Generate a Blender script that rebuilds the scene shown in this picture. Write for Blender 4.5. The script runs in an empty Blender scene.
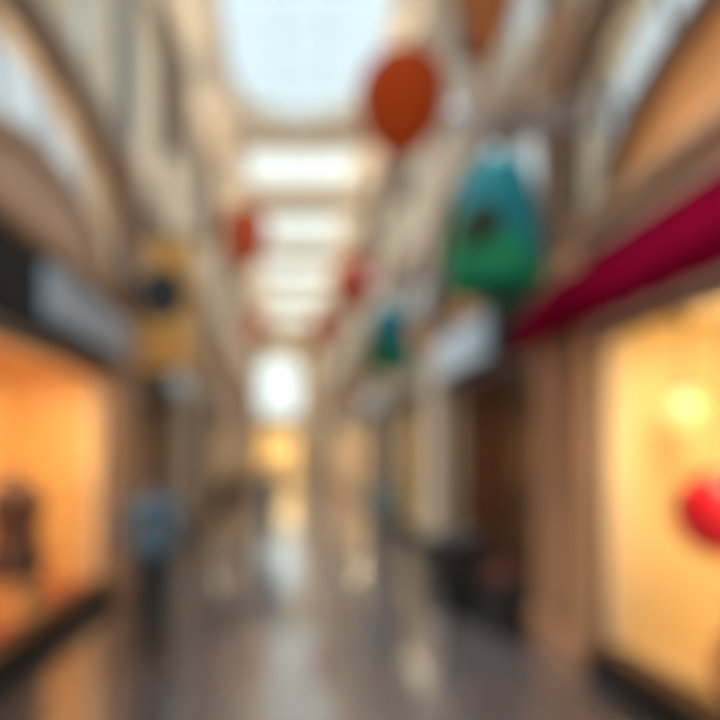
import bpy, bmesh, math, random
from math import sin, cos, pi, radians
from mathutils import Vector, Matrix
from mathutils.geometry import tessellate_polygon
random.seed(7)
SC = bpy.context.scene
COL = SC.collection

# ------------------------------------------------------------ camera, sky, exposure
EYE = 1.95
cd = bpy.data.cameras.new('camera'); cam = bpy.data.objects.new('camera', cd); COL.objects.link(cam)
cam.location = (0, 0, EYE); cam.rotation_euler = (radians(90), 0, 0)
cd.sensor_width = 36; cd.lens = 30
cd.shift_x = 70/720; cd.shift_y = 90/720
cd.dof.use_dof = True; cd.dof.focus_distance = 0.5; cd.dof.aperture_fstop = 0.9
cd.clip_start = 0.05; cd.clip_end = 300
SC.camera = cam

W = bpy.data.worlds.new('sky'); SC.world = W; W.use_nodes = True
wt = W.node_tree; wt.nodes.clear()
wo = wt.nodes.new('ShaderNodeOutputWorld'); bg = wt.nodes.new('ShaderNodeBackground')
tc = wt.nodes.new('ShaderNodeTexCoord'); sx = wt.nodes.new('ShaderNodeSeparateXYZ'); rp = wt.nodes.new('ShaderNodeValToRGB')
nz = wt.nodes.new('ShaderNodeTexNoise'); nz.inputs['Scale'].default_value = 2.5
mx = wt.nodes.new('ShaderNodeMix'); mx.data_type = 'RGBA'
rp.color_ramp.elements[0].position = 0.0; rp.color_ramp.elements[0].color = (0.80, 0.92, 0.92, 1)
rp.color_ramp.elements[1].position = 0.9; rp.color_ramp.elements[1].color = (0.62, 0.80, 0.92, 1)
wt.links.new(tc.outputs['Generated'], sx.inputs[0]); wt.links.new(sx.outputs['Z'], rp.inputs[0])
wt.links.new(tc.outputs['Generated'], nz.inputs['Vector'])
wt.links.new(nz.outputs['Fac'], mx.inputs[0]); wt.links.new(rp.outputs[0], mx.inputs[6]); mx.inputs[7].default_value = (0.85, 0.93, 0.95, 1)
wt.links.new(mx.outputs[2], bg.inputs[0]); bg.inputs[1].default_value = 1.9
wt.links.new(bg.outputs[0], wo.inputs[0])
sl = bpy.data.lights.new('fill_sun', 'SUN'); sl.energy = 30.0; sl.angle = radians(28); sl.color = (1, .95, .88)  # added to strengthen the interior light without brightening the visible sky
so = bpy.data.objects.new('fill_sun', sl); COL.objects.link(so); so.rotation_euler = Vector((.10, -.30, -1)).to_track_quat('-Z', 'Y').to_euler()
SC.view_settings.view_transform = 'Standard'; SC.view_settings.look = 'None'
SC.view_settings.exposure = 0.1; SC.view_settings.gamma = 1; SC.view_settings.use_curve_mapping = False
try:
    SC.cycles.use_denoising = True; SC.cycles.max_bounces = 10; SC.cycles.diffuse_bounces = 5
    SC.cycles.transparent_max_bounces = 16; SC.cycles.sample_clamp_indirect = 6
except Exception: pass

# ------------------------------------------------------------ materials
def mat(name, col, rough=0.6, metal=0.0, emit=None, es=0.0, noise=0.0, nscale=4.0, spec=0.5, coat=0.0):
    m = bpy.data.materials.new(name); m.use_nodes = True
    nt = m.node_tree; b = nt.nodes['Principled BSDF']
    b.inputs['Roughness'].default_value = rough; b.inputs['Metallic'].default_value = metal
    b.inputs['Base Color'].default_value = (*col, 1); b.inputs['Specular IOR Level'].default_value = spec
    b.inputs['Coat Weight'].default_value = coat
    if emit: b.inputs['Emission Color'].default_value = (*emit, 1); b.inputs['Emission Strength'].default_value = es
    if noise:
        t = nt.nodes.new('ShaderNodeTexCoord'); n = nt.nodes.new('ShaderNodeTexNoise'); n.inputs['Scale'].default_value = nscale
        n.inputs['Detail'].default_value = 4
        r = nt.nodes.new('ShaderNodeValToRGB')
        r.color_ramp.elements[0].position = .3; r.color_ramp.elements[1].position = .7
        r.color_ramp.elements[0].color = (*[c*(1-noise) for c in col], 1); r.color_ramp.elements[1].color = (*[min(1, c*(1+noise)) for c in col], 1)
        nt.links.new(t.outputs['Object'], n.inputs['Vector']); nt.links.new(n.outputs['Fac'], r.inputs[0]); nt.links.new(r.outputs[0], b.inputs['Base Color'])
    return m
def woodmat(name, col, dark=.6, rough=.45):
    m = mat(name, col, rough); nt = m.node_tree; b = nt.nodes['Principled BSDF']
    t = nt.nodes.new('ShaderNodeTexCoord'); mp = nt.nodes.new('ShaderNodeMapping'); mp.inputs['Scale'].default_value = (6, 6, .8)
    w = nt.nodes.new('ShaderNodeTexNoise'); w.inputs['Scale'].default_value = 3; w.inputs['Detail'].default_value = 5
    r = nt.nodes.new('ShaderNodeValToRGB'); r.color_ramp.elements[0].color = (*[c*dark for c in col], 1); r.color_ramp.elements[1].color = (*col, 1)
    r.color_ramp.elements[0].position = .35; r.color_ramp.elements[1].position = .65
    nt.links.new(t.outputs['Object'], mp.inputs[0]); nt.links.new(mp.outputs[0], w.inputs[0]); nt.links.new(w.outputs['Fac'], r.inputs[0]); nt.links.new(r.outputs[0], b.inputs['Base Color'])
    return m
def glassmat(name, tint=(.93, .96, .96), gl=.08):
    m = bpy.data.materials.new(name); m.use_nodes = True; nt = m.node_tree; nt.nodes.clear()
    o = nt.nodes.new('ShaderNodeOutputMaterial'); x = nt.nodes.new('ShaderNodeMixShader'); lw = nt.nodes.new('ShaderNodeLayerWeight'); lw.inputs[0].default_value = .5
    pwn = nt.nodes.new('ShaderNodeMath'); pwn.operation = 'POWER'; pwn.inputs[1].default_value = 5; nt.links.new(lw.outputs['Facing'], pwn.inputs[0])
    f = nt.nodes.new('ShaderNodeMath'); f.operation = 'MULTIPLY_ADD'; f.inputs[1].default_value = .5; f.inputs[2].default_value = .03; nt.links.new(pwn.outputs[0], f.inputs[0])
    t = nt.nodes.new('ShaderNodeBsdfTransparent'); t.inputs[0].default_value = (*tint, 1)
    g = nt.nodes.new('ShaderNodeBsdfGlossy'); g.inputs['Roughness'].default_value = gl
    nt.links.new(f.outputs[0], x.inputs[0]); nt.links.new(t.outputs[0], x.inputs[1]); nt.links.new(g.outputs[0], x.inputs[2]); nt.links.new(x.outputs[0], o.inputs[0])
    return m
def floormat():
    m = mat('polished_stone_floor', (.2, .17, .16), .2); nt = m.node_tree; b = nt.nodes['Principled BSDF']
    t = nt.nodes.new('ShaderNodeTexCoord'); br = nt.nodes.new('ShaderNodeTexBrick'); br.offset = 0
    br.inputs['Scale'].default_value = 1.0; br.inputs['Brick Width'].default_value = .8; br.inputs['Row Height'].default_value = .8
    br.inputs['Mortar Size'].default_value = .006
    br.inputs['Color1'].default_value = (.070, .060, .064, 1); br.inputs['Color2'].default_value = (.052, .044, .047, 1); br.inputs['Mortar'].default_value = (.03, .026, .026, 1)
    n = nt.nodes.new('ShaderNodeTexNoise'); n.inputs['Scale'].default_value = 3; mr = nt.nodes.new('ShaderNodeMapRange')
    mr.inputs[3].default_value = .08; mr.inputs[4].default_value = .17
    nt.links.new(t.outputs['Object'], br.inputs['Vector']); nt.links.new(br.outputs['Color'], b.inputs['Base Color'])
    nt.links.new(t.outputs['Object'], n.inputs['Vector']); nt.links.new(n.outputs['Fac'], mr.inputs[0]); nt.links.new(mr.outputs[0], b.inputs['Roughness'])
    b.inputs['Specular IOR Level'].default_value = 1.0; b.inputs['Coat Weight'].default_value = 1.0; b.inputs['Coat IOR'].default_value = 1.9; b.inputs['Coat Roughness'].default_value = .12
    return m
M = {}
M['floor'] = floormat()
M['plaster'] = mat('cream_plaster', (.80, .68, .53), .75, noise=.06, nscale=1.5)
M['ceil'] = mat('pale_plaster', (.84, .79, .70), .8, noise=.04)
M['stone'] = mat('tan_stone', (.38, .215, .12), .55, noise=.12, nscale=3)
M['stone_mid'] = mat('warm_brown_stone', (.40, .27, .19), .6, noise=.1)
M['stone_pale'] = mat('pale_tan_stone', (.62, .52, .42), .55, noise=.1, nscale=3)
M['trim'] = mat('beige_moulding', (.70, .62, .50), .6)
M['slate_paint'] = mat('blue_grey_stone', (.19, .22, .26), .6, noise=.1)
M['brown'] = woodmat('brown_timber', (.15, .075, .042))
M['darkbrown'] = woodmat('dark_brown_timber', (.13, .05, .022))
M['panel_tan'] = mat('tan_panel', (.60, .42, .31), .6, noise=.15, nscale=1.2)
M['panel_orange'] = mat('ochre_panel', (.80, .36, .12), .6, noise=.15, nscale=1.2)
M['black'] = mat('black_paint', (.010, .010, .012), .6, spec=.2)
M['charcoal'] = mat('charcoal_metal', (.018, .018, .021), .6, spec=.25)
M['steel'] = mat('grey_steel', (.30, .31, .34), .4, .6)
M['glass'] = glassmat('clear_glass')
M['skyglass'] = glassmat('blue_skylight_glass', (.72, .76, .78), .1)
M['skyglass_clear'] = glassmat('clear_skylight_glass', (.86, .88, .87), .1)
M['smoked'] = glassmat('grey_tinted_glass', (.66, .67, .67), .08)
M['smoked_light'] = glassmat('light_tinted_glass', (.84, .85, .84), .08)
M['bluesign'] = mat('pale_blue_sign_face', (.33, .42, .52), .35, emit=(.40, .52, .64), es=.06)  # faint emission lifts the face colour; no lamp inside
M['bluesign2'] = mat('sky_sheen_sign_face', (.45, .58, .68), .3, emit=(.45, .62, .75), es=.12)  # pale blue and faint glow stand in for sky reflected in the face
M['tansign'] = mat('tan_sign_face', (.42, .33, .24), .5)
M['maroon'] = mat('maroon_canvas', (.09, .001, .010), 1.0, spec=.0, noise=.1, nscale=8)
M['red'] = mat('scarlet_lacquer', (.80, .004, .02), .4)
M['orange_paper'] = mat('burnt_orange_paper', (.46, .055, .004), .85, spec=.2)
M['orange_paper2'] = mat('red_orange_paper', (.52, .085, .03), .8, spec=.2)
M['rust_paper'] = mat('rust_brown_paper', (.38, .12, .035), .8, spec=.2)
M['teal'] = mat('teal_paper', (.008, .16, .20), .8, spec=.2)
M['green'] = mat('emerald_paper', (.012, .22, .10), .8, spec=.2)
M['olive'] = mat('dark_olive_emblem', (.02, .035, .02), .9, spec=.1)
M['gold'] = mat('gold_cloth', (.72, .38, .10), .7, noise=.1)
M['navy'] = mat('slate_emblem', (.045, .05, .052), .8, spec=.2)
M['cream_int'] = mat('cream_yellow_wall', (.86, .68, .36), .7)
M['orange_int'] = mat('amber_wall', (.88, .56, .22), .7)
M['dark_int'] = mat('dark_walnut_wall', (.14, .05, .022), .7)
M['brown_int'] = mat('brown_wall', (.30, .16, .09), .7)
M['lamp'] = mat('lamp_glow', (.5, .42, .2), .5, emit=(1, .84, .34), es=.95)
M['lampw'] = mat('lamp_glow_soft', (1, .9, .7), .5, emit=(1, .75, .42), es=.6)
M['brown_leather'] = mat('dark_brown_cloth', (.085, .035, .022), .7)
M['terracotta'] = mat('terracotta', (.45, .14, .07), .7)
M['cream'] = mat('cream_paint', (.80, .62, .38), .5)
M['skin'] = mat('skin', (.50, .28, .19), .5)
M['hair'] = mat('dark_brown_hair', (.04, .022, .015), .6)

# ------------------------------------------------------------ helpers
def link(name, bm, m=None, parent=None, smooth=False):
    me = bpy.data.meshes.new(name); bmesh.ops.recalc_face_normals(bm, faces=bm.faces); bm.to_mesh(me); bm.free()
    o = bpy.data.objects.new(name, me); COL.objects.link(o)
    for x in (m if isinstance(m, (list, tuple)) else [m]):
        if x: me.materials.append(x)
    if smooth:
        for p in me.polygons: p.use_smooth = True
    if parent: o.parent = parent
    return o
def thing(name, label, cat, loc=(0, 0, 0), rz=0, group=None):
    o = bpy.data.objects.new(name, None); COL.objects.link(o); o.empty_display_size = .1
    o.location = loc; o.rotation_euler = (0, 0, rz); o['label'] = label; o['category'] = cat
    if group: o['group'] = group
    return o
def sroot(name, loc=(0, 0, 0)):
    o = bpy.data.objects.new(name, None); COL.objects.link(o); o.location = loc; o['kind'] = 'structure'; return o
def struct(name, bm, m, smooth=False):
    o = link(name, bm, m, None, smooth); o['kind'] = 'structure'; return o
def box(bm, x0, y0, z0, x1, y1, z1, bev=0, mi=0):
    x0, x1 = sorted((x0, x1)); y0, y1 = sorted((y0, y1)); z0, z1 = sorted((z0, z1))
    r = bmesh.ops.create_cube(bm, size=1, matrix=Matrix.Translation(((x0+x1)/2, (y0+y1)/2, (z0+z1)/2)) @ Matrix.Diagonal((x1-x0, y1-y0, z1-z0, 1)))
    vs = r['verts']; fs = {f for v in vs for f in v.link_faces}
    for f in fs: f.material_index = mi
    if bev:
        es = {e for v in vs for e in v.link_edges}
        bmesh.ops.bevel(bm, geom=list(es), offset=bev, segments=2, affect='EDGES', profile=.7)
    return bm
def B(): return bmesh.new()
def tube(bm, pts, r, n=10, radii=None, closed=False):
    pts = [Vector(p) for p in pts]; rings = []
    for i, p in enumerate(pts):
        a = pts[max(i-1, 0)]; b = pts[min(i+1, len(pts)-1)]; d = (b-a).normalized()
        u = d.cross(Vector((0, 0, 1)) if abs(d.z) < .9 else Vector((1, 0, 0))).normalized(); v = d.cross(u)
        rr = radii[i] if radii else r
        rings.append([bm.verts.new(p + rr*(cos(2*pi*k/n)*u + sin(2*pi*k/n)*v)) for k in range(n)])
    for a, b in zip(rings, rings[1:]):
        for k in range(n): bm.faces.new((a[k], a[(k+1) % n], b[(k+1) % n], b[k]))
    bm.faces.new(rings[0][::-1]); bm.faces.new(rings[-1])
    return bm
def lathe(bm, prof, n=32, c=(0, 0, 0), matf=None, rib=0, ribn=0):
    rings = []
    for (r, z) in prof:
        if r < 1e-5: rings.append([bm.verts.new((c[0], c[1], c[2]+z))]); continue
        rings.append([bm.verts.new((c[0]+r*(1+rib*cos(ribn*2*pi*k/n))*cos(2*pi*k/n), c[1]+r*(1+rib*cos(ribn*2*pi*k/n))*sin(2*pi*k/n), c[2]+z)) for k in range(n)])
    for i, (a, b) in enumerate(zip(rings, rings[1:])):
        for k in range(n):
            if len(a) == 1 and len(b) == 1: continue
            if len(a) == 1: f = bm.faces.new((a[0], b[(k+1) % n], b[k]))
            elif len(b) == 1: f = bm.faces.new((a[k], a[(k+1) % n], b[0]))
            else: f = bm.faces.new((a[k], a[(k+1) % n], b[(k+1) % n], b[k]))
            if matf: f.material_index = matf(i, k)
    return bm
def plate(bm, loops, t, f):
    """polygon with holes in (u,v); f(u,v,w) -> xyz; w from 0 to t"""
    tris = tessellate_polygon([[Vector((u, v, 0)) for u, v in lp] for lp in loops])
    flat = [p for lp in loops for p in lp]
    A = [bm.verts.new(f(u, v, 0)) for u, v in flat]; C = [bm.verts.new(f(u, v, t)) for u, v in flat]
    for t3 in tris:
        try: bm.faces.new([A[i] for i in t3]); bm.faces.new([C[i] for i in reversed(t3)])
        except ValueError: pass
    k = 0
    for lp in loops:
        n = len(lp)
        for i in range(n):
            a, b = k+i, k+(i+1) % n
            bm.faces.new((A[a], A[b], C[b], C[a]))
        k += n
    return bm
def arch_pts(c, a, z0, zs, rise, n=24):
    """closed outline: flat base at z0, straight to zs, elliptical top"""
    p = [(c-a, z0), (c+a, z0)]
    if zs > z0+1e-4: p.append((c+a, zs))
    p += [(c+a*cos(pi*k/n), zs+rise*sin(pi*k/n)) for k in range(1, n)]
    p.append((c-a, zs)) if zs > z0+1e-4 else None
    return p
def arch_line(c, a, z0, zs, rise, n=28):
    return [(c+a, z0)] + [(c+a*cos(pi*k/n), zs+rise*sin(pi*k/n)) for k in range(n+1)] + [(c-a, z0)]
def band(bm, line, w, x0, x1):
    """a moulding following a line in (y,z), width w, from x0 to x1"""
    n = len(line); secs = []
    for i in range(n):
        a = Vector(line[max(i-1, 0)]); b = Vector(line[min(i+1, n-1)]); d = (b-a)
        if d.length < 1e-6: d = Vector((0, 1))
        d.normalize(); nn = Vector((-d.y, d.x)); p = Vector(line[i])
        q0, q1 = p-nn*w/2, p+nn*w/2; xm = x0+(x1-x0)*.75
        qa, qb = p-nn*w*.3, p+nn*w*.3
        secs.append([bm.verts.new(v) for v in ((x0, *q0), (xm, *q0), (x1, *qa), (x1, *qb), (xm, *q1), (x0, *q1))])
    for a, b in zip(secs, secs[1:]):
        for k in range(6): bm.faces.new((a[k], a[(k+1) % 6], b[(k+1) % 6], b[k]))
    bm.faces.new(secs[0]); bm.faces.new(secs[-1][::-1])
def area(name, loc, rot, sx_, sy_, power, col, parent=None, spread=pi):
    l = bpy.data.lights.new(name, 'AREA'); l.shape = 'RECTANGLE'; l.size = sx_; l.size_y = sy_; l.energy = power; l.color = col; l.spread = spread
    o = bpy.data.objects.new(name, l); COL.objects.link(o); o.location = loc; o.rotation_euler = rot
    if parent: o.parent = parent
    return o
def point(name, loc, power, col, r=.1, parent=None):
    l = bpy.data.lights.new(name, 'POINT'); l.energy = power; l.color = col; l.shadow_soft_size = r
    o = bpy.data.objects.new(name, l); COL.objects.link(o); o.location = loc
    if parent: o.parent = parent
    return o

# ------------------------------------------------------------ shell
XL, XR = -2.4, 2.64
Y0, Y1 = -1.5, 44.0
TOP, WT = 10.6, .3
SIDES = {
    'left': dict(x=XL, s=1, bays=[1.1+5*k for k in range(9)], hw=1.9, piers=[-1.4+5*k for k in range(10)], pw=.6),
    'right': dict(x=XR, s=-1, bays=[3.25+5*k for k in range(8)], hw=2.0, piers=[.75+5*k for k in range(9)], pw=.5)}
bm = B(); box(bm, -6, Y0, -.2, 6.2, Y1+4, 0); struct('floor', bm, M['floor'])

for side, S in SIDES.items():
    x, s = S['x'], S['s']
    loops = [[(Y0, -.1), (Y1+.3, -.1), (Y1+.3, TOP+.1), (Y0, TOP+.1)]]
    for c in S['bays']:
        hw = S['hw']
        loops.append([(c-hw, 0), (c-hw, 3.0), (c+hw, 3.0), (c+hw, 0)])
        loops.append(arch_pts(c, 2.28, 4.05, 4.9, .95)[::-1])
        for q in (-1.2, 1.2):
            loops.append([(c+q-.78, 6.45), (c+q-.78, 9.3), (c+q+.78, 9.3), (c+q+.78, 6.45)])
    bm = B(); plate(bm, loops, WT, lambda u, v, w: (x-s*w, u, v)); struct('wall_'+side, bm, M['plaster'])
# end wall with a tall arched window and a door opening
cx = .12
loops = [[(XL-.3, -.1), (XR+.3, -.1), (XR+.3, TOP+.1), (XL-.3, TOP+.1)],
         arch_pts(cx-.95, 1.5, 4.6, 7.3, 1.5)[::-1],
         [(cx-2.4, 0), (cx-2.4, 3.3), (cx+.4, 3.3), (cx+.4, 0)]]
bm = B(); plate(bm, loops, .3, lambda u, v, w: (u, Y1+w, v)); struct('wall_end', bm, M['plaster'])

# ceiling, flat strip with skylight openings and coves down to the walls
SKX0, SKX1 = -1.37, 1.99
def stadium(y0, y1, rx, n=16):
    c = (SKX0+SKX1)/2; ry = 2.2
    p = [(c+rx*cos(t), y1-ry+ry*sin(t)) for t in [pi*k/n for k in range(n+1)]]
    p += [(c+rx*cos(t), y0+ry+ry*sin(t)) for t in [pi+pi*k/n for k in range(n+1)]]
    return p
SKY = [('r', 1.2, 7.9), ('o', 9.4, 15.9), ('r', 17.2, 19.8), ('r', 22.0, 25.1), ('r', 27.3, 30.2), ('r', 32.1, 35.4), ('r', 37.2, 41.2)]
loops = [[(XL, Y0), (XR, Y0), (XR, Y1), (XL, Y1)]]
def skyloop(k, a, b):
    return stadium(a, b, 1.76) if k == 'o' else [(SKX0, a), (SKX1, a), (SKX1, b), (SKX0, b)]
for sk in SKY: loops.append(skyloop(*sk)[::-1])
bm = B(); plate(bm, loops, .35, lambda u, v, w: (u, v, TOP+w)); struct('ceiling', bm, M['ceil'])
wn = 0
for i, sk in enumerate(SKY):
    wn += 1; k, a, b = sk
    r = sroot('window_%d' % wn)
    bm = B(); plate(bm, [skyloop(*sk)], .02, lambda u, v, w: (u, v, TOP+.30+w)); link('pane', bm, M['skyglass'] if k == 'o' or a < 5 else M['skyglass_clear'] if a < 26 else M['glass'], r)
    bm = B()
    lp = skyloop(*sk); cxx = (SKX0+SKX1)/2; cyy = (a+b)/2
    inner = [(cxx+(u-cxx)*.94, cyy+(v-cyy)*(1-.16/(b-a))) for u, v in lp]
    plate(bm, [lp, inner[::-1]], .12, lambda u, v, w: (u, v, TOP-.06+w)); link('frame', bm, M['trim'], r)
    bm = B()
    for q in (-.45, .45): box(bm, cxx+q-.02, a+.15, TOP+.22, cxx+q+.02, b-.15, TOP+.29)
    ny = max(1, int((b-a)/1.1))
    for j in range(1, ny+1):
        yy = a+(b-a)*j/(ny+1); box(bm, SKX0+.12, yy-.02, TOP+.22, SKX1-.12, yy+.02, TOP+.29)
    link('glazing_bars', bm, M['ceil'], r)
# coves + cornices
tn = 0
for side, S in SIDES.items():
    x, s = S['x'], S['s']
    tn += 1; bm = B()
    prof = [(x, 9.95)] + [(x+s*.6*(1-cos(t)), 9.95+.65*sin(t)) for t in [pi/2*k/8 for k in range(1, 9)]] + [(x, TOP)]
    vs = [[bm.verts.new((px, yy, pz)) for px, pz in prof] for yy in (Y0, Y1)]
    n = len(prof)
    for k in range(n): bm.faces.new((vs[0][k], vs[0][(k+1) % n], vs[1][(k+1) % n], vs[1][k]))
    bm.faces.new(vs[0]); bm.faces.new(vs[1][::-1]); struct('trim_%d' % tn, bm, M['ceil'])
    for z0, z1, d in ((9.8, 9.96, .2), (6.12, 6.26, .1), (3.86, 4.0, .11)):
        tn += 1; bm = B(); box(bm, x, Y0, z0, x+s*d, Y1, z1, .02); box(bm, x, Y0, z0-.07, x+s*d*.55, Y1, z0); struct('trim_%d' % tn, bm, M['stone'] if z0 < 4 else M['trim'])
    # piers
    for j, c in enumerate(S['piers']):
        tn += 1; r = sroot('trim_%d' % tn)
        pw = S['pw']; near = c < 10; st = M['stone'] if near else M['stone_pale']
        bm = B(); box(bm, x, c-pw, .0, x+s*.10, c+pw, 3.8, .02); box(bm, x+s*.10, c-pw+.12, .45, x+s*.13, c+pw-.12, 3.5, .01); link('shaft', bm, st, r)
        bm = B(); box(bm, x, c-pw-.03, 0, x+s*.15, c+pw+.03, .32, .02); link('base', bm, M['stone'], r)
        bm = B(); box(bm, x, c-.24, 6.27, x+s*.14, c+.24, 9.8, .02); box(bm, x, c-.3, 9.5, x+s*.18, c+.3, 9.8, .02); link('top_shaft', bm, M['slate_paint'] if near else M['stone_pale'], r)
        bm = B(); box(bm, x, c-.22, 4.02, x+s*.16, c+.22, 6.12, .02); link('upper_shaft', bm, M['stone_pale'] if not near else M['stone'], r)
    # ribs across the ceiling are separate below
for yy in (8.6, 16.55, 20.9, 26.2, 31.2, 36.3, 42.5):
    tn += 1; bm = B(); box(bm, XL, yy-.3, TOP-.22, XR, yy+.3, TOP, .04); box(bm, XL, yy-.18, TOP-.3, XR, yy+.18, TOP-.22, .02); struct('trim_%d' % tn, bm, M['trim'])

# upper-level windows: double arches and paired clerestory windows with a timber post
def ell(c, a, zs, rise, t): return (c+a*cos(t), zs+rise*sin(t))
for side, S in SIDES.items():
    x, s = S['x'], S['s']
    for c in S['bays']:
        wn += 1; r = sroot('window_%d' % wn)
        bm = B(); band(bm, arch_line(c, 2.36, 4.02, 4.9, 1.02), .27, x-s*.05, x+s*.17); link('outer_arch', bm, M['brown'], r)
        bm = B(); band(bm, arch_line(c, 1.72, 4.02, 4.04, .78), .2, x-s*.1, x+s*.07); link('inner_arch', bm, M['brown'] if side == 'right' else M['stone_mid'], r)
        bm = B(); plate(bm, [arch_pts(c, 1.66, 4.05, 4.05, .74)], .05, lambda u, v, w: (x-s*(.02+w), u, v))
        link('arch_panel', bm, M['panel_orange'] if side == 'right' else M['panel_tan'], r)
        bm = B(); plate(bm, [arch_pts(c, 2.28, 4.05, 4.9, .95)], .012, lambda u, v, w: (x-s*(.10+w), u, v)); link('pane', bm, M['smoked'] if c < 20 else M['smoked_light'], r)
        bm = B()
        for t in (.16, .32, .5, .68, .84):
            p = ell(c, 1.75, 4.05, .78, pi*t); q = ell(c, 2.25, 4.9, .93, pi*t)
            tube(bm, [(x-s*.07, *p), (x-s*.07, *q)], .022, 6)
        link('glazing_bars', bm, M['brown'], r)
        for q in (-1.2, 1.2):
            wn += 1; r = sroot('window_%d' % wn)
            bm = B(); y0, y1 = c+q-.78, c+q+.78
            plate(bm, [[(y0-.08, 6.37), (y1+.08, 6.37), (y1+.08, 9.38), (y0-.08, 9.38)], [(y0+.04, 6.5), (y0+.04, 9.25), (y1-.04, 9.25), (y1-.04, 6.5)]], .1, lambda u, v, w: (x+s*(.05-w), u, v))
            link('frame', bm, M['trim'], r)
            bm = B(); plate(bm, [[(y0, 6.45), (y1, 6.45), (y1, 9.3), (y0, 9.3)]], .01, lambda u, v, w: (x-s*(.15+w), u, v)); link('pane', bm, M['smoked'] if c < 10 else M['smoked_light'], r)
            bm = B(); box(bm, x-s*.1, c+q-.02, 6.5, x-s*.14, c+q+.02, 9.25); box(bm, x-s*.1, y0, 7.4, x-s*.14, y1, 7.44); box(bm, x-s*.1, y0, 8.35, x-s*.14, y1, 8.39); link('glazing_bars', bm, M['trim'], r)
        tn += 1; bm = B(); box(bm, x, c-.44, 7.7, x+s*.16, c+.44, 9.8, .03); box(bm, x, c-.32, 7.5, x+s*.32, c+.32, 9.6, .03); struct('trim_%d' % tn, bm, M['brown'])
# tall arched end window
wn += 1; r = sroot('window_%d' % wn); ex = cx-.95
bm = B(); plate(bm, [arch_pts(ex, 1.5, 4.6, 7.3, 1.5)], .02, lambda u, v, w: (u, Y1+.15+w, v)); link('pane', bm, M['skyglass_clear'], r)
bm = B()
for q in (-.72, 0, .72): box(bm, ex+q-.025, Y1+.1, 4.6, ex+q+.025, Y1+.15, 8.2)
for z in (5.6, 6.3, 7.0): box(bm, ex-1.5, Y1+.1, z-.025, ex+1.5, Y1+.15, z+.025)
link('glazing_bars', bm, M['ceil'], r)

# ------------------------------------------------------------ shops behind the ground-floor openings
WARM = (1, .70, .38); AMB = (1, .62, .30); NEUT = (1, .80, .55)
SHOPS = {  # (side, index): wall material, depth, light power, light colour, plinth
    ('left', 0): ('orange_int', 1.2, 60, AMB), ('left', 1): ('orange_int', 1.0, 95, AMB), ('left', 2): ('brown_int', 2.2, 22, AMB),
    ('left', 3): ('brown_int', 2.2, 30, NEUT), ('left', 4): ('cream_int', 2.0, 60, NEUT), ('left', 5): ('brown_int', 2.0, 60, NEUT), ('left', 6): ('cream_int', 2.0, 60, NEUT),
    ('right', 0): ('cream_int', .95, 120, WARM), ('right', 1): ('dark_int', 2.4, 26, AMB), ('right', 2): ('cream_int', .9, 11, NEUT),
    ('right', 3): ('brown_int', 2.2, 12, AMB), ('right', 4): ('cream_int', .9, 170, WARM), ('right', 5): ('cream_int', .9, 170, WARM), ('right', 6): ('cream_int', .9, 140, WARM)}
ORD = ['nearest', 'second', 'third', 'fourth', 'fifth', 'sixth', 'seventh', 'eighth', 'ninth']
bn = 0
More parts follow.
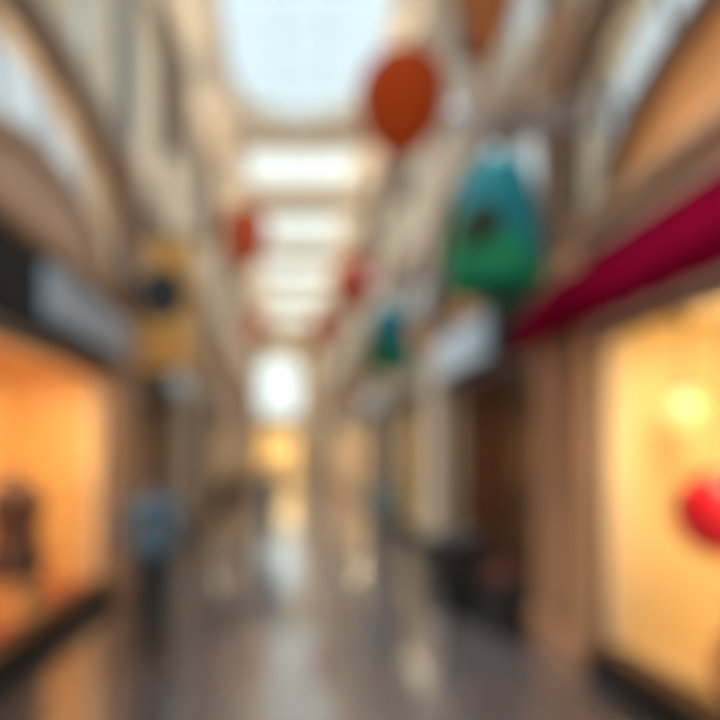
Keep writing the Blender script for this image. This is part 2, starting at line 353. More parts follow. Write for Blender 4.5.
for side, S in SIDES.items():
    x, s = S['x'], S['s']; hw = S['hw']
    for i, c in enumerate(S['bays']):
        mname, dep, pw, lc = SHOPS.get((side, i), ('cream_int', 1.2, 60, NEUT))
        xb = x-s*(WT+dep)
        bm = B()
        box(bm, xb, c-hw-.1, 0, xb-s*.1, c+hw+.1, 3.2)
        box(bm, x-s*WT, c-hw-.1, 0, xb, c-hw, 3.2); box(bm, x-s*WT, c+hw, 0, xb, c+hw+.1, 3.2)
        box(bm, x-s*WT, c-hw, 3.0, xb, c+hw, 3.15)
        bn += 1; struct('wall_shop_%s_%d' % (side, i+1), bm, M[mname])
        wn += 1; r = sroot('window_%d' % wn)
        display = i > 6 or (side, i) in (('left', 0), ('left', 1), ('right', 0), ('right', 2), ('right', 4), ('right', 5), ('right', 6), ('left', 4), ('left', 6))
        z0 = .22 if display else .1
        fm = M['brown'] if display else M['darkbrown']
        bm = B(); plate(bm, [[(c-hw, z0), (c+hw, z0), (c+hw, 3.0), (c-hw, 3.0)], [(c-hw+.05, z0+.05), (c-hw+.05, 2.9), (c+hw-.05, 2.9), (c+hw-.05, z0+.05)]], .08, lambda u, v, w: (x-s*(.03+w), u, v)); link('frame', bm, fm, r)
        if display:
            bm = B(); box(bm, x-s*.065, c-hw+.05, z0, x-s*.075, c+hw-.05, 2.95); link('pane', bm, M['glass'], r)
            bm = B(); box(bm, x-s*.30, c-hw, .0, xb, c+hw, z0); link('display_floor', bm, M['cream'] if side == 'right' else M['terracotta'], r)
        else:  # open doorway in the middle, glass at both sides
            for a, b in ((c-hw+.05, c-.7), (c+.7, c+hw-.05)):
                bm = B(); box(bm, x-s*.065, a, z0, x-s*.075, b, 2.95); link('pane', bm, M['glass'], r)
            bm = B()
            for q in (-.7, .7): box(bm, x-s*.02, c+q-.04, 0, x-s*.12, c+q+.04, 2.95)
            link('door_posts', bm, M['darkbrown'], r)
        bn += 1; bm = B()
        if display: box(bm, x-s*.30, c-hw, 0, x+s*.05, c+hw, .22, .01)
        else:
            box(bm, x-s*.12, c-hw, 0, x+s*.04, c-.72, .14, .01); box(bm, x-s*.12, c+.72, 0, x+s*.04, c+hw, .14, .01)
        struct('baseboard_%s' % side, bm, M['black'])
        t = thing('ceiling_light', 'warm rectangular ceiling light inside the %s shop on the %s' % (ORD[i], side), 'lamp', ((x-s*.2) if display else (x-s*(WT+dep*.45)), c, 3.0), 0, 'ceiling lights inside the shops')
        bm = B(); box(bm, -.07, -1.2, -.05, .07, 1.2, 0, .01); link('housing', bm, M['charcoal'], t)
        bm = B(); box(bm, -.055, -1.15, -.06, .055, 1.15, -.05); link('diffuser', bm, M['lampw'], t)
        area('lamp_light', (0, 0, -.075), (0, radians(s*(8 if (side, i) == ('left', 1) else 25) if display else 0), 0), .1, 2.2, pw, lc, t)
# entrance at the far end: lobby box, glazed door and a lit sign box
bm = B(); box(bm, cx-2.4, Y1+2.6, 0, cx+1.6, Y1+2.7, 3.5); box(bm, cx-2.4, Y1+.3, 0, cx-2.3, Y1+2.6, 3.5); box(bm, cx+1.5, Y1+.3, 0, cx+1.6, Y1+2.6, 3.5); box(bm, cx-2.4, Y1+.3, 3.4, cx+1.6, Y1+2.6, 3.5)
struct('wall_lobby', bm, M['cream_int'])
d = sroot('door_1')
bm = B()
for q in (-2.35, -1.45, -.55, .35): box(bm, cx+q-.05, Y1+.05, 0, cx+q+.05, Y1+.13, 3.3)
box(bm, cx-2.4, Y1+.05, 2.4, cx+.4, Y1+.13, 2.5); link('frame', bm, M['brown'], d)
bm = B(); box(bm, cx-2.4, Y1+.08, 0.02, cx+.4, Y1+.09, 3.28); link('pane', bm, M['glass'], d)
t = thing('ceiling_light', 'bright warm ceiling light in the lobby behind the far end doors', 'lamp', (cx-.4, Y1+1.3, 3.4), 0, None)
bm = B(); box(bm, -1.2, -.4, -.05, 1.2, .4, 0, .01); link('housing', bm, M['charcoal'], t)
bm = B(); box(bm, -1.1, -.35, -.06, 1.1, .35, -.05); link('diffuser', bm, M['lampw'], t)
area('lamp_light', (0, 0, -.08), (0, 0, 0), 2.2, .7, 150, (1, .78, .45), t)

# added fill light along both upper cornices to brighten walls: one trough per bay
for side, S in SIDES.items():
    x, s = S['x'], S['s']
    for i, c in enumerate(S['bays']):
        t = thing('added_uplight', 'long narrow added fill-light trough on the %s cornice above the %s shop' % (side, ORD[i]), 'lamp', (x+s*.25, c, 9.96), 0, 'added fill-light troughs on the cornices')
        bm = B(); box(bm, -.05, -1.9, -.1, .05, 1.9, 0, .01); link('trough', bm, M['trim'], t)
        bm = B(); box(bm, -.035, -1.85, 0, .035, 1.85, .012); link('diffuser', bm, M['lampw'], t)
        area('lamp_light', (0, 0, .03), (0, radians(180-s*25), 0), .07, 3.7, 8, (1, .80, .58), t)

# ------------------------------------------------------------ shop signs on the fascias
def sign(side, i, label, face, y0=None, y1=None, z0=3.2, z1=3.76, fascia=True):
    S = SIDES[side]; x, s, c, hw = S['x'], S['s'], S['bays'][i], S['hw']
    y0 = c-hw+.3 if y0 is None else y0; y1 = c+hw-.3 if y1 is None else y1
    t = thing('shop_sign', label, 'sign', (x, c, 3.02), 0, 'shop signs above the shopfronts')
    bm = B(); box(bm, 0, -hw-.05, 0, s*.08, hw+.05, .8, .01); link('fascia_board', bm, M['black'] if fascia else M['darkbrown'], t)
    bm = B(); box(bm, s*.08, y0-c, z0-3.02, s*.17, y1-c, z1-3.02, .03); link('sign_face', bm, face, t)
    return t
sign('left', 1, 'long grey-blue shop sign on a black fascia above the amber window at left', M['bluesign'], 5.6, 8.4, 3.2, 3.72)
sign('left', 2, 'small pale blue sign above the dark brown shop past the left pillar', M['bluesign2'], 11.6, 13.0, 3.1, 3.7)
sign('left', 0, 'grey-blue shop sign nearest the camera on the left wall', M['bluesign'])
for i in (3, 4, 5, 6, 7, 8):
    sign('left', i, 'tan sign above the %s shop down the left wall' % ORD[i], M['tansign'])
sign('right', 1, 'light blue box sign above the dark shop beyond the maroon awning', M['bluesign2'], 7.7, 10.1, 2.95+.2, 3.75)
for i in (2, 4, 5, 6, 7):
    sign('right', i, 'tan sign above the %s shop down the right wall' % ORD[i], M['tansign'])
sign('right', 3, 'grey-blue sign above the brown shop halfway down the right wall', M['bluesign'])

# ------------------------------------------------------------ maroon awning over the right window
t = thing('awning', 'maroon canvas awning sloping out over the bright yellow window', 'awning', (XR, 3.7, 2.93))
bm = B(); ya, yb = -2.3, 2.3
def slab(bm, quad, tvec):
    a = [bm.verts.new(q) for q in quad]; b = [bm.verts.new(Vector(q)+Vector(tvec)) for q in quad]
    bm.faces.new(a); bm.faces.new(b[::-1])
    for k in range(4): bm.faces.new((a[k], a[(k+1) % 4], b[(k+1) % 4], b[k]))
slab(bm, [(0, ya, .74), (0, yb, .74), (-.46, yb, .12), (-.46, ya, .12)], (-.012, 0, .012)); link('canopy', bm, M['maroon'], t)
bm = B(); n = 24; yy0 = [ya+(yb-ya)*k/n for k in range(n+1)]
lo = [(-.465, y, (-.065 if k % 2 else -.045)) for k, y in enumerate(yy0)]
plate(bm, [[(ya, .14)] + [(y, z) for _, y, z in lo] + [(yb, .14)]], .01, lambda u, v, w: (-.46-w, u, v)); link('valance', bm, M['maroon'], t)
for q in (ya, yb):
    bm = B(); plate(bm, [[(0, .73), (-.45, .11), (-.45, -.02), (0, .08)]], .01, lambda u, v, w: (u, q+w*(1 if q < 0 else -1), v)); link('side_panel', bm, M['maroon'], t)
for q in (-1.6, 0, 1.6):
    bm = B(); tube(bm, [(-.01, q, .2), (-.45, q, .12)], .012, 8); tube(bm, [(-.01, q, .5), (-.44, q, .13)], .01, 8); link('support_arm', bm, M['charcoal'], t)

# ------------------------------------------------------------ hanging lanterns
def cord(t, z, name='cord'):
    bm = B(); tube(bm, [(0, 0, 0), (0, 0, z)], .006, 6); link(name, bm, M['charcoal'], t)
def lantern(px, py, Y, rx, rz, m, label, taper=.18, ribn=14, top=TOP-.3):
    X = (px-290)/600*Y; Z = EYE+(450-py)/600*Y
    t = thing('hanging_lantern', label, 'lantern', (X, Y, Z-rz), 0, 'round paper lanterns on cords')
    prof = []
    for k in range(29):
        a = -pi/2+.18+(pi-.36)*k/28; z = rz+rz*sin(a); w = rx*cos(a)*(1+taper*sin(a)); prof.append((w, z))
    bm = B(); lathe(bm, prof, 56, rib=.018, ribn=ribn); link('paper_shade', bm, m, t, True)
    bm = B(); zt = prof[-1][1]; rt = prof[-1][0]
    lathe(bm, [(0, zt-.01), (rt*1.1, zt-.01), (rt*1.1, zt+.02), (rt*.3, zt+.06), (0, zt+.06)], 24); link('top_cap', bm, M['charcoal'], t)
    bm = B(); zb = prof[0][1]; rb = prof[0][0]
    lathe(bm, [(0, zb-.02), (rb*1.1, zb-.02), (rb*1.1, zb+.015), (0, zb+.015)], 24); link('bottom_ring', bm, m, t)
    bm = B(); tube(bm, [(0, 0, zt+.05), (0, 0, top-(Z-rz))], .006, 6); link('cord', bm, M['charcoal'], t)
    return t
lantern(402, 104, 8.6 , .62, .74, M['orange_paper'], 'large burnt orange paper lantern beside the oval skylight')
lantern(245, 237, 16.55, .61, .86, M['orange_paper2'], 'mid-sized orange lantern hanging left of the arcade centre')
lantern(355, 285, 16.55, .60, .72, M['orange_paper2'], 'mid-sized orange lantern hanging right of the arcade centre')
lantern(255, 326, 26.2, .5, .58, M['orange_paper2'], 'small distant orange lantern far down the arcade at left')
lantern(323, 328, 26.2, .5, .75, M['orange_paper2'], 'small distant orange lantern far down the arcade at right')
# teardrop lantern, upper part out of frame
Y = 6.2; X = (486-290)/600*Y; zb = EYE+(450-78)/600*Y
t = thing('hanging_lantern', 'rust brown teardrop lantern at the top edge, pointed end down', 'lantern', (X, Y, zb))
bm = B(); prof = [(0, 0), (.03, .02), (.09, .22), (.17, .45), (.26, .70), (.33, .95), (.36, 1.15), (.34, 1.35), (.26, 1.52), (.12, 1.63), (.06, 1.65)]
lathe(bm, prof, 56, rib=.02, ribn=14); link('paper_shade', bm, M['rust_paper'], t, True)
bm = B(); lathe(bm, [(0, 1.64), (.08, 1.64), (.06, 1.7), (0, 1.7)], 20); link('top_cap', bm, M['charcoal'], t)
bm = B(); tube(bm, [(0, 0, 1.69), (0, 0, TOP-zb)], .006, 6); link('cord', bm, M['charcoal'], t)

def bell(px, py, Y, label, arm=True):
    X = (px-290)/600*Y; Z = EYE+(450-py)/600*Y; h = 1.04
    t = thing('bell_lantern', label, 'lantern', (X, Y, Z-h/2), radians(15), 'green and teal bell lanterns'); t.scale = (.93, .93, .93)
    bm = B()
    prof = [(.34, -.02), (.40, .0), (.435, .12), (.415, .34), (.365, .60), (.31, .85), (.27, 1.0), (.19, 1.09), (.05, 1.13)]
    def mf(i, k):
        g = (k+.5)/32*360+15; g = g % 360          # bearing of the panel; the viewer is near 245
        return 1 if i < 2 or (i < 4 and 150 < g < 252) or (i < 3 and 100 < g < 285) else 0
    lathe(bm, prof, 32, matf=mf, rib=.012, ribn=8); link('paper_shade', bm, [M['teal'], M['green']], t, True)
    bm = B(); lathe(bm, [(.405, -.05), (.43, -.03), (.43, .0), (.39, .02), (.37, -.03), (.405, -.05)], 32); link('bottom_hoop', bm, M['green'], t, True)
    # oval emblem lying on the shade, facing down the arcade towards the viewer
    bm = B(); 
    cen = Vector((0, 0, .42)); A0 = radians(-113-32); g = 14; rings = []
    for a in range(6):
        ring = []
        for k in range(g*2):
            u = a/5*cos(pi*k/g)*.55; z = .42+a/5*sin(pi*k/g)*.20
            rr = .415+(.365-.415)*(z-.34)/.26 + .014
            if z < .34: rr = .435+(.415-.435)*(z-.12)/.22+.014
            ring.append(bm.verts.new((rr*cos(A0+u), rr*sin(A0+u), z)))
        rings.append(ring)
    for a, b in zip(rings[1:], rings[2:]):
        for k in range(g*2): bm.faces.new((a[k], a[(k+1) % (2*g)], b[(k+1) % (2*g)], b[k]))
    bm.faces.new(rings[1]); link('oval_emblem', bm, M['olive'], t, True)
    bm = B(); lathe(bm, [(0, 1.1), (.10, 1.1), (.11, 1.14), (.05, 1.2), (.02, 1.26), (0, 1.26)], 20); link('top_cap', bm, M['steel'], t)
    # bracket on the wall that carries it
    zt = Z-h/2+1.44*.93
    b = thing('lantern_bracket', 'grey steel bracket arm holding the %s bell lantern out from the right wall' % ('large' if Y < 7 else 'small'), 'bracket', (XR, Y, zt), 0, 'lantern brackets on the right wall')
    bm = B(); box(bm, -.03, -.08, -.1, .0, .08, .36, .01); link('wall_plate', bm, M['steel'], b)
    L = XR-X
    bm = B(); tube(bm, [(-.02, 0, 0), (-L-.32, 0, 0)], .028, 10); tube(bm, [(-.02, 0, .3), (-.35*L, 0, .16), (-.6*L, 0, 0)], .018, 8)
    link('arm', bm, M['steel'], b)
    for dx in (-L-.30,):
        bm = B(); bmesh.ops.create_icosphere(bm, subdivisions=3, radius=.085, matrix=Matrix.Translation((dx, 0, .06))); link('ball_finial', bm, M['steel'], b, True)
    bm = B(); tube(bm, [(0, 0, 1.25), (0, 0, 1.41)], .008, 8); link('hook', bm, M['steel'], t)
    return t
bell(495, 222, 5.0, 'large teal and green bell-shaped lantern with dark oval emblem')
bell(389, 336, 10.0, 'small teal-green bell-shaped lantern further down the arcade')

# ------------------------------------------------------------ gold banner projecting from the left pillar
Yb = 8.75
t = thing('hanging_banner', 'gold cloth banner with a dark round emblem hanging from left pillar', 'banner', (XL+.1, Yb, 3.1))
bm = B(); nx, nzz = 10, 24
def bp(u, v, w): return (.12+.80*u, .02*sin(v*7+u*4)+w, .02+1.92*v)
va = [[[bm.verts.new(bp(i/nx, j/nzz, w)) for j in range(nzz+1)] for i in range(nx+1)] for w in (-.006, .006)]
for i in range(nx):
    for j in range(nzz):
        for L_ in va: bm.faces.new((L_[i][j], L_[i+1][j], L_[i+1][j+1], L_[i][j+1]))
for j in range(nzz):
    for i in (0, nx): bm.faces.new((va[0][i][j], va[0][i][j+1], va[1][i][j+1], va[1][i][j]))
for i in range(nx):
    for j in (0, nzz): bm.faces.new((va[0][i][j], va[0][i+1][j], va[1][i+1][j], va[1][i][j]))
link('cloth', bm, M['gold'], t, True)
bm = B(); tube(bm, [(-.0, 0, 1.97), (1.0, 0, 1.97)], .022, 10); bmesh.ops.create_icosphere(bm, subdivisions=2, radius=.04, matrix=Matrix.Translation((1.02, 0, 1.97))); link('top_rod', bm, M['charcoal'], t)
bm = B(); tube(bm, [(-.0, 0, .0), (.95, 0, .0)], .016, 10); link('bottom_rod', bm, M['charcoal'], t)
bm = B()
c0 = bm.verts.new((.44, -.035, 1.12)); rg = [bm.verts.new(((.44)+.36*cos(2*pi*k/28), -.035, 1.12+.40*sin(2*pi*k/28))) for k in range(28)]
rg2 = [bm.verts.new((v.co.x, -.02, v.co.z)) for v in rg]
for k in range(28): bm.faces.new((c0, rg[k], rg[(k+1) % 28])); bm.faces.new((rg[k], rg2[k], rg2[(k+1) % 28], rg[(k+1) % 28]))
link('round_emblem', bm, M['navy'], t)

# ------------------------------------------------------------ display window contents
# left: dress form on a pedestal
t = thing('display_pedestal', 'square amber pedestal under the dress form in left window', 'pedestal', (-2.88, 6.3, .22))
bm = B(); box(bm, -.24, -.26, 0, .24, .26, .06, .01); box(bm, -.2, -.22, .06, .2, .22, .35, .01); box(bm, -.23, -.25, .35, .23, .25, .39, .01); link('block', bm, M['orange_int'], t)
t = thing('dress_form', 'dark brown dress form torso standing in the amber left window', 'mannequin', (-2.88, 6.3, .61), 0)
bm = B()
prof = [(.0, 0.0), (.16, 0.0), (.205, .06), (.21, .18), (.175, .34), (.155, .42), (.18, .56), (.205, .68), (.19, .80), (.12, .88), (.06, .91), (.055, .98), (0, .985)]
lathe(bm, prof, 36)
for v in bm.verts: v.co.x *= 1.4; v.co.y *= 1.5; v.co.z *= 1.14
link('torso', bm, M['brown_leather'], t, True)
bm = B(); lathe(bm, [(0, .97), (.05, .97), (.055, .99), (.02, 1.02), (.028, 1.05), (0, 1.07)], 20); link('neck_cap', bm, M['darkbrown'], t, True)
# right: pendant globe, red ball, vase, shelf
t = thing('pendant_lamp', 'glowing yellow globe pendant lamp inside the bright right window', 'lamp', (3.12, 4.75, 3.0))
bm = B(); tube(bm, [(0, 0, 0), (0, 0, -.55)], .008, 8); lathe(bm, [(0, -.02), (.06, -.02), (.06, 0), (0, 0)], 20); link('cord', bm, M['charcoal'], t)
bm = B(); lathe(bm, [(0, -.62), (.05, -.62), (.06, -.56), (.02, -.53), (0, -.53)], 20); link('lamp_holder', bm, M['steel'], t, True)
bm = B(); bmesh.ops.create_icosphere(bm, subdivisions=4, radius=.13, matrix=Matrix.Translation((0, 0, -.73))); link('globe', bm, M['lamp'], t, True)
point('lamp_light', (0, 0, -.73), 24, (1, .78, .32), .14, t)
t = thing('ball_ornament', 'scarlet red ball ornament hanging on a cord in right window', 'ornament', (2.95, 4.08, 1.32))
bm = B(); bmesh.ops.create_icosphere(bm, subdivisions=4, radius=.30, matrix=Matrix.Translation((0, 0, .205))); link('ball', bm, M['red'], t, True)
bm = B(); lathe(bm, [(0, .49), (.04, .49), (.04, .53), (.015, .55), (0, .55)], 16); link('cap', bm, M['gold'], t)
bm = B(); tube(bm, [(0, 0, .54), (0, 0, 1.68)], .006, 6); link('cord', bm, M['charcoal'], t)
t = thing('floor_vase', 'terracotta floor vase at the right edge of the bright window', 'vase', (3.05, 4.0, .22))
bm = B(); lathe(bm, [(0, 0), (.11, 0), (.17, .12), (.20, .28), (.16, .45), (.08, .56), (.07, .62), (.10, .67), (.085, .67), (.06, .61), (0, .5)], 32); link('body', bm, M['terracotta'], t, True)
bm = B(); lathe(bm, [(.095, .66), (.105, .665), (.105, .685), (.085, .685), (.085, .66)], 32); link('rim', bm, M['brown'], t, True)

# ------------------------------------------------------------ in front of the dark shop at right
t = thing('litter_bin', 'black cylindrical litter bin standing before the dark shop', 'bin', (2.1, 7.3, 0))
bm = B(); lathe(bm, [(0, 0), (.24, 0), (.25, .03), (.26, .80), (.24, .82), (0, .82)], 32); link('body', bm, M['black'], t, True)
bm = B(); lathe(bm, [(.27, .80), (.28, .83), (.26, .92), (.16, .98), (.15, .96), (.24, .90), (.26, .80)], 32); link('rim', bm, M['charcoal'], t, True)
def planter(y0, y1, lab, x0=2.1, x1=2.5, red=False):
    t = thing('planter_box', lab, 'planter', ((x0+x1)/2, (y0+y1)/2, 0), 0, 'low planters before the dark shop')
    a = (x1-x0)/2; b = (y1-y0)/2
    bm = B(); plate(bm, [[(-a, -b), (a, -b), (a, b), (-a, b)], [(-a+.04, -b+.04), (-a+.04, b-.04), (a-.04, b-.04), (a-.04, -b+.04)]], .45, lambda u, v, w: (u, v, w+.02))
    link('box', bm, M['charcoal'], t)
    bm = B(); box(bm, -a+.04, -b+.04, .05, a-.04, b-.04, .42); link('soil', bm, M['darkbrown'], t)
    for q in (-1, 1):
        for w in (-1, 1):
            bm = B(); box(bm, q*(a-.06)-.03, w*(b-.06)-.03, 0, q*(a-.06)+.03, w*(b-.06)+.03, .02); link('foot', bm, M['black'], t)
    bm = B(); R = random.Random(int(y0*10))
    for k in range(150):
        px_, py_ = R.uniform(-a+.05, a-.05), R.uniform(-b+.05, b-.05); an = R.uniform(0, 2*pi); l = R.uniform(.12, .3); lean = R.uniform(.1, .6)
        d = Vector((cos(an)*lean, sin(an)*lean, 1)).normalized(); sd = Vector((-sin(an), cos(an), 0))*R.uniform(.015, .03)
        p = Vector((px_, py_, .41)); q1 = p+d*l*.55; q2 = p+d*l+Vector((cos(an), sin(an), -.2))*l*.25
        v = [bm.verts.new(p), bm.verts.new(q1+sd), bm.verts.new(q2), bm.verts.new(q1-sd)]
        bm.faces.new(v)
    link('foliage', bm, M['leaf'], t)
    if red:
        for k in range(14):
            bm = B(); p = (R.uniform(-a+.06, a-.06), R.uniform(-b+.06, b-.06), R.uniform(.52, .66))
            tube(bm, [(p[0], p[1], .4), p], .005, 5)
            for w in range(6):
                an = 2*pi*w/6; q = Vector(p); bmesh.ops.create_icosphere(bm, subdivisions=1, radius=1, matrix=Matrix.Translation(q+Vector((cos(an)*.028, sin(an)*.028, 0))) @ Matrix.Diagonal((.026, .026, .012, 1)))
            link('flower', bm, M['flower'], t)
M['flower'] = mat('deep_red_petal', (.30, .02, .02), .5)
M['leaf'] = mat('dark_green_leaf', (.015, .035, .02), .5)
planter(6.3, 6.95, 'dark planter box with red flowers beside the right stone pillar', 2.12, 2.52, True)
planter(7.7, 8.6, 'dark planter box with plain green foliage just behind the litter bin', 2.12, 2.52)
planter(8.8, 9.7, 'dark planter box with low foliage further from the camera')

# shelving inside the brown and dark shops
def shelf_unit(side, i, dy, lab, w=1.5):
    S = SIDES[side]; x, s, c = S['x'], S['s'], S['bays'][i]; dep = SHOPS[(side, i)][1]
    xb = x-s*(WT+dep)
    t = thing('shelving_unit', lab, 'shelf', (xb+s*.02, c+dy, 0), 0, 'wooden shelving inside the dark shops')
    bm = B()
    box(bm, 0, -w/2, 0, s*.02, w/2, 2.4); link('back_panel', bm, M['brown'], t)
    for q in (-w/2, w/2-.04):
        bm = B(); box(bm, s*.02, q, 0, s*.36, q+.04, 2.4, .004); link('side_panel', bm, M['brown'], t)
    for z in (.08, .62, 1.16, 1.70, 2.34):
        bm = B(); box(bm, s*.02, -w/2+.04, z, s*.35, w/2-.04, z+.04, .004); link('shelf', bm, M['brown'], t)
for side, i in (('right', 1), ('right', 3), ('left', 2), ('left', 3)):
    shelf_unit(side, i, -.95, 'brown wooden shelving, nearer unit inside the %s shop on the %s' % (ORD[i], side))
    shelf_unit(side, i, .95, 'brown wooden shelving, farther unit inside the %s shop on the %s' % (ORD[i], side))

# ------------------------------------------------------------ people
def cap(bm, a, b, ra, rb, n=12):
    a, b = Vector(a), Vector(b)
    for c, r in ((a, ra), (b, rb)): bmesh.ops.create_icosphere(bm, subdivisions=2, radius=r, matrix=Matrix.Translation(c))
    d = b-a
    if d.length > 1e-4:
        m = Matrix.Translation((a+b)/2) @ d.to_track_quat('Z', 'Y').to_matrix().to_4x4()
        bmesh.ops.create_cone(bm, cap_ends=True, segments=n, radius1=ra, radius2=rb, depth=d.length, matrix=m)
def ellp(bm, c, r, rot=None):
    m = Matrix.Translation(c) @ (rot or Matrix.Identity(4)) @ Matrix.Diagonal((*r, 1)); bmesh.ops.create_icosphere(bm, subdivisions=3, radius=1, matrix=m)
def fused(name, bm, m, parent, vox=.012, smooth=6):
    """melt overlapping volumes into one continuous surface"""
    o = link(name, bm, m, parent, True)
    r = o.modifiers.new('r', 'REMESH'); r.mode = 'VOXEL'; r.voxel_size = vox; r.use_smooth_shade = True
    k = o.modifiers.new('s', 'SMOOTH'); k.iterations = smooth; k.factor = .5
    dg = bpy.context.evaluated_depsgraph_get(); me = bpy.data.meshes.new_from_object(o.evaluated_get(dg))
    o.modifiers.clear(); o.data = me
    for p in me.polygons: p.use_smooth = True
    return o
def person(label, X, Y, rz, H, top, legs, top_m, leg_m, hair_long=False, stride=.22, coat=False, build=1.0, loose=1.0, shoe=None):
    t = thing('person', label, 'person', (X, Y, 0), rz)
    s = H/1.75; b = build
    def P(x, y, z): return Vector((x*s, y*s, z*s))
    hip = {q: P(q*.09, 0, .92) for q in (-1, 1)}
    kn = {1: P(.10, -stride*.75, .50), -1: P(-.10, stride*.25, .49)}
    an = {1: P(.10, -stride, .09), -1: P(-.10, stride*1.1, .13)}
    sh = {q: P(q*.172*b, 0, 1.42) for q in (-1, 1)}
    el = {1: P(.25*b, stride*.4, 1.14), -1: P(-.25*b, -stride*.3+.02, 1.14)}
    wr = {1: P(.265*b, stride*.35-.08, .90), -1: P(-.265*b, -stride*.9, .93)}
    bm = B()
    ellp(bm, P(0, .0, 1.64), P(.077, .095, .118)); ellp(bm, P(0, -.03, 1.585), P(.055, .06, .06))
    cap(bm, P(0, .02, 1.44), P(0, .005, 1.56), .058*s, .055*s)
    cap(bm, P(0, -.092, 1.64), P(0, -.108, 1.612), .011*s, .015*s)           # nose
    for q in (-1, 1):
        ellp(bm, P(q*.078, .008, 1.625), P(.012, .022, .034))               # ears
        ellp(bm, P(q*.03, -.082, 1.655), P(.018, .012, .008))               # brows
    ellp(bm, P(0, -.088, 1.578), P(.024, .01, .007))                        # lips
    ellp(bm, P(0, .0, 1.30), P(.155*b, .105, .17)); ellp(bm, P(0, 0, 1.12), P(.13*b, .09, .16)); ellp(bm, P(0, .01, .96), P(.155*b, .11, .12))
    for q in (-1, 1):
        cap(bm, hip[q], kn[q], .08*s, .055*s); cap(bm, kn[q], an[q], .053*s, .036*s)
        s2 = sh[q]-Vector((q*.016*s, 0, .022*s)); cap(bm, P(q*.05, 0, 1.40), s2, .055*s, .044*s)
        cap(bm, s2, el[q], .042*s, .034*s); cap(bm, el[q], wr[q], .036*s, .025*s)
        w = wr[q]; d = (w-el[q]).normalized(); side = Vector((0, 1, 0)); nrm = Vector((q, 0, 0)); f = -side
        pe = w+d*.085*s
        for k in range(4):
            r0 = w+d*.075*s+f*(.027-.018*k)*s; L = (.070, .08, .075, .058)[k]*s
            m1 = r0+d*L*.5-nrm*.006; m2 = m1+d*L*.3-nrm*.014*s; e_ = m2+d*L*.15-nrm*.016*s
            cap(bm, w+d*.02*s+f*(.018-.012*k)*s, r0, .011*s, .0095*s, 8); cap(bm, r0, m1, .009*s, .0085*s, 8); cap(bm, m1, m2, .0085*s, .008*s, 8); cap(bm, m2, e_, .008*s, .007*s, 8)
        th0 = w+d*.02*s+f*.022*s; th1 = th0+d*.035*s+f*.022*s-nrm*.012*s; th2 = th1+d*.035*s+f*.004*s-nrm*.01*s
        cap(bm, th0, th1, .012*s, .0105*s, 8); cap(bm, th1, th2, .010*s, .008*s, 8)
    fused('body', bm, M['skin'], t, .0075, 3)
    # eyes
    for q in (-1, 1):
        bm = B(); ellp(bm, P(q*.03, -.083, 1.638), P(.012, .009, .008)); link('eye', bm, M['black'], t, True)
    # hair
    bm = B(); ellp(bm, P(0, .018, 1.668), P(.088, .10, .105)); ellp(bm, P(0, .05, 1.61), P(.078, .065, .09))
    if hair_long: ellp(bm, P(0, .075, 1.50), P(.085, .05, .14)); 
    o = fused('hair', bm, M['hair'], t, .012, 3)
    # top
    bm = B(); zb = .92
    ellp(bm, P(0, 0, 1.31), P(.172*b, .122, .165)); ellp(bm, P(0, 0, 1.12), P(.15*b, .108, .20)); cap(bm, P(-.075*b, .01, .97), P(.075*b, .01, .97), .118*s, .118*s); ellp(bm, P(0, .01, .96), P(.18*b, .13, .13))
    cap(bm, P(0, .015, 1.40), P(0, .01, 1.475), .085*s, .066*s)
    for q in (-1, 1):
        cap(bm, P(q*.05, 0, 1.41), sh[q]-Vector((q*.012*s, 0, .012*s)), .072*s, .060*s); cap(bm, sh[q]-Vector((q*.008*s, 0, .01*s)), el[q], .058*s, .049*s); cap(bm, el[q], el[q].lerp(wr[q], .86), .052*s, .038*s)
    if coat:
        for q in (-1, 1): cap(bm, P(q*.07, 0, .95), P(q*.09, -.0, .56), .115*s, .135*s)
        cap(bm, P(0, 0, .95), P(0, 0, .56), .12*s, .14*s); ellp(bm, P(0, .02, .93), P(.195*b, .155, .22))
    fused(top, bm, top_m, t, .014, 6)
    bm = B()
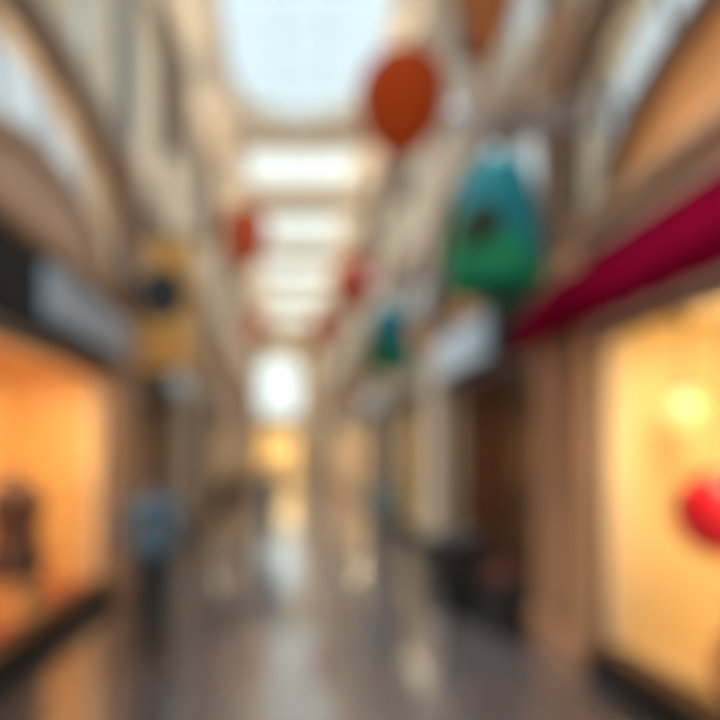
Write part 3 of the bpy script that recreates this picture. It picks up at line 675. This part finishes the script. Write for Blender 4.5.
    cap(bm, P(-.07*b, .005, .95), P(.07*b, .005, .95), .098*s, .098*s); ellp(bm, P(0, .03, .92), P(.15*b, .10, .10))
    for q in (-1, 1): cap(bm, hip[q], kn[q], .093*s*(1+(loose-1)*.5), .068*s*loose); cap(bm, kn[q], an[q], .068*s*loose, .052*s*loose)
    fused(legs, bm, leg_m, t, .014, 5)
    for q in (-1, 1):
        bm = B(); a = an[q]; z = .045*s if q == 1 else .05*s
        if q == 1: cap(bm, P(a.x/s, a.y/s+.03, .042), P(a.x/s, a.y/s-.16, .034), .042*s, .034*s); cap(bm, a, P(a.x/s, a.y/s+.01, .05), .043*s, .042*s)
        else: cap(bm, P(a.x/s, a.y/s+.02, .085), P(a.x/s, a.y/s-.15, .036), .042*s, .035*s); cap(bm, a, P(a.x/s, a.y/s+.01, .09), .043*s, .042*s)
        fused('shoe', bm, shoe or M['black'], t, .012, 3)
    return t, wr, s
shirt_blue = mat('blue_grey_shirt', (.06, .13, .21), .8, noise=.1)
navy = mat('dark_navy_denim', (.012, .022, .034), .8)
dark_j = mat('dark_brown_jacket', (.04, .03, .03), .8)
beige = mat('beige_cotton', (.34, .24, .17), .8)
coat_m = mat('blue_grey_coat', (.14, .17, .23), .8)
grey_m = mat('grey_cotton', (.13, .13, .14), .8)
teal_m = mat('pale_teal_shirt', (.13, .22, .24), .8)
YP = 5.95
person('person in blue shirt and dark trousers walking beside the left pillar', (152-290)/600*YP, YP, radians(180), 1.80, 'shirt', 'trousers', shirt_blue, navy, stride=.07, build=1.15, loose=1.25)
person('person in dark jacket and beige trousers walking down the arcade', (231-290)/600*11, 11.0, radians(180), 1.66, 'jacket', 'trousers', dark_j, beige, stride=.2)
person('person in a long blue-grey coat near the arcade centre', (269-290)/600*11.8, 11.8, radians(175), 1.74, 'coat', 'trousers', coat_m, navy, stride=.14, coat=True, build=1.15)
person('person in pale teal shirt and grey trousers at the right side', (384-290)/600*9.6, 9.6, radians(10), 1.62, 'shirt', 'trousers', teal_m, grey_m, stride=.12, build=1.05)
